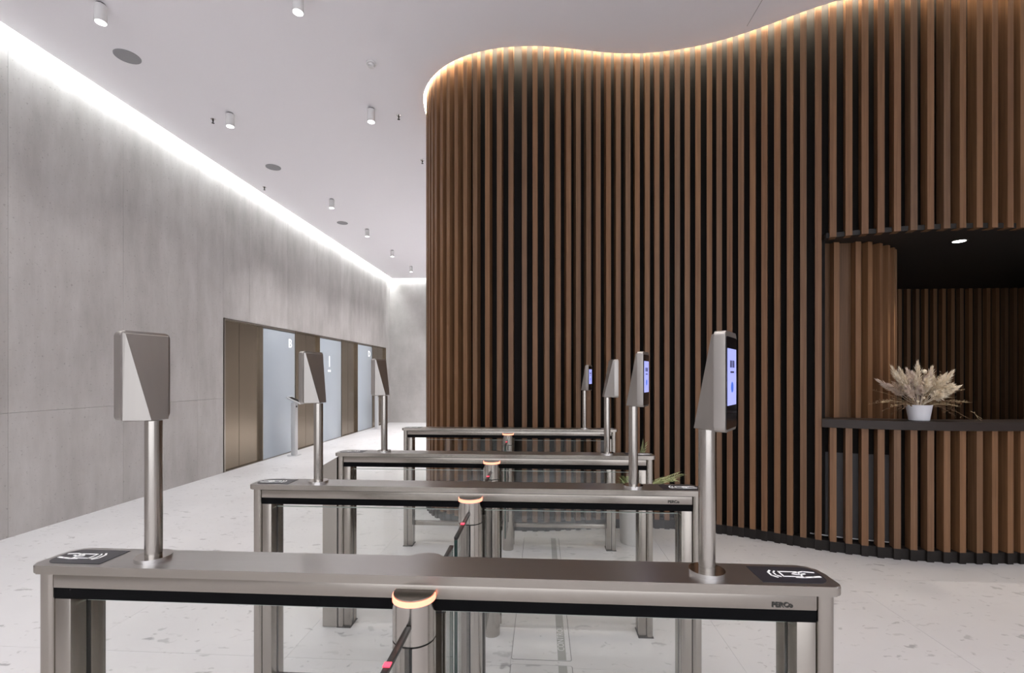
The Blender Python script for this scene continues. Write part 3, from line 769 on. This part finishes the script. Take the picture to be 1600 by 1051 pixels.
def darkst(bm):
    for k in range(16):
        an = rng.choice((-1, 1)) * rng.uniform(.9, 1.7); dv = Vector((math.sin(an), rng.uniform(-.5, .4), math.cos(an) + .15)).normalized()
        b0 = Vector((dv.x * .05, dv.y * .05, .13)); L = rng.uniform(.14, .27)
        pts = [b0 + dv * L * t + Vector((0, 0, -.12 * t * t * L / .25)) for t in (0, .4, .75, 1)]
        bm_tube(bm, pts, .0014, 4)
        for q in range(5):
            p = pts[1].lerp(pts[3], q / 4); o_ = Vector((rng.uniform(-1, 1), rng.uniform(-1, 1), rng.uniform(-1, .6))).normalized(); s_ = dv.cross(o_).normalized() * .006; e = p + o_ * .03
            bm.faces.new([bm.verts.new(p), bm.verts.new((p + e) / 2 + s_), bm.verts.new(e), bm.verts.new((p + e) / 2 - s_)])
o = part('dark_sprays', darkst, 'dried_dark', fa, smooth=False); o['kind'] = 'stuff'
# dried sprig lying on the counter
sg = thing('dried_sprig', (3.56, 4.08, 1.1365), 'thin dried sprig on the counter to the right of the flower pot', 'sprig')
part('twig', lambda bm: (bm_tube(bm, [(-.03, 0, .078), (.0, 0, .062), (.02, .01, .045), (.055, .0, .018)], .0018, 5), bm_tube(bm, [(.02, .01, .045), (.025, .0, .02), (.012, 0, .002)], .0018, 5), bm_tube(bm, [(.0, 0, .062), (.006, .005, .074)], .0015, 5), bm_tube(bm, [(.025, 0, .02), (.04, -.02, .001)], .0015, 5)), 'dried_stem', sg)

# ------------------------------------------------------------------ potted palm by the slatted wall
pp = thing('potted_palm', (.835, 4.30, 0), 'small potted palm in a grey planter between turnstile and slatted wall', 'potted plant')
part('planter', lambda bm: bm_lathe(bm, [(.115, 0), (.12, .006), (.135, .43), (.135, .44), (.122, .44), (.12, .40), (.02, .398)], seg=40), 'pot_grey', pp)
part('soil', lambda bm: bm_cyl(bm, 0, 0, .399, .408, .118, 32), 'soil', pp)
def frond(bm, az, L, el, droop):
    d = Vector((math.cos(az), math.sin(az), 0)); pts = []
    for k in range(9):
        t = k / 8
        pts.append(Vector((0, 0, .40)) + d * (L * t * math.cos(el)) + Vector((0, 0, L * t * math.sin(el) - droop * t * t)))
    bm_tube(bm, pts, [.004 - .003 * k / 8 for k in range(9)], 5)
    side = Vector((-d.y, d.x, 0))
    for k in range(2, 9):
        for q in (0, .5):
            if k == 8 and q: continue
            p = pts[k].lerp(pts[min(k + 1, 8)], q); ax = (pts[min(k + 1, 8)] - pts[k - 1]).normalized()
            for sg_ in (-1, 1):
                o_ = (side * sg_ * .75 + ax * .8 + Vector((0, 0, .1))).normalized(); ln = L * .30 * (1.1 - .5 * abs(k / 8 - .5))
                e = p + o_ * ln + Vector((0, 0, -.02)); w_ = ax.cross(o_).cross(o_).normalized() * .008
                m_ = p.lerp(e, .45) + Vector((0, 0, .012))
                bm.faces.new([bm.verts.new(p), bm.verts.new(m_ + w_), bm.verts.new(e), bm.verts.new(m_ - w_)])
for az, L, el, dr in ((R_(-10), .36, .95, .16), (R_(-55), .38, .9, .20), (R_(-110), .24, .9, .08), (R_(-165), .22, 1.0, .06), (R_(170), .20, .9, .05), (R_(100), .22, 1.2, .05), (R_(40), .30, 1.1, .10), (R_(-80), .40, 1.3, .05), (R_(-140), .26, 1.15, .05), (R_(5), .48, 1.38, .02), (R_(-35), .30, .6, .14), (R_(-12), .47, .85, .17), (R_(-24), .44, .72, .10), (R_(0), .46, .62, .06), (R_(-178), .24, 1.1, .05), (R_(-150), .24, 1.0, .05)):
    part('frond', lambda bm: frond(bm, az, L, el, dr), 'leaf', pp, smooth=False)
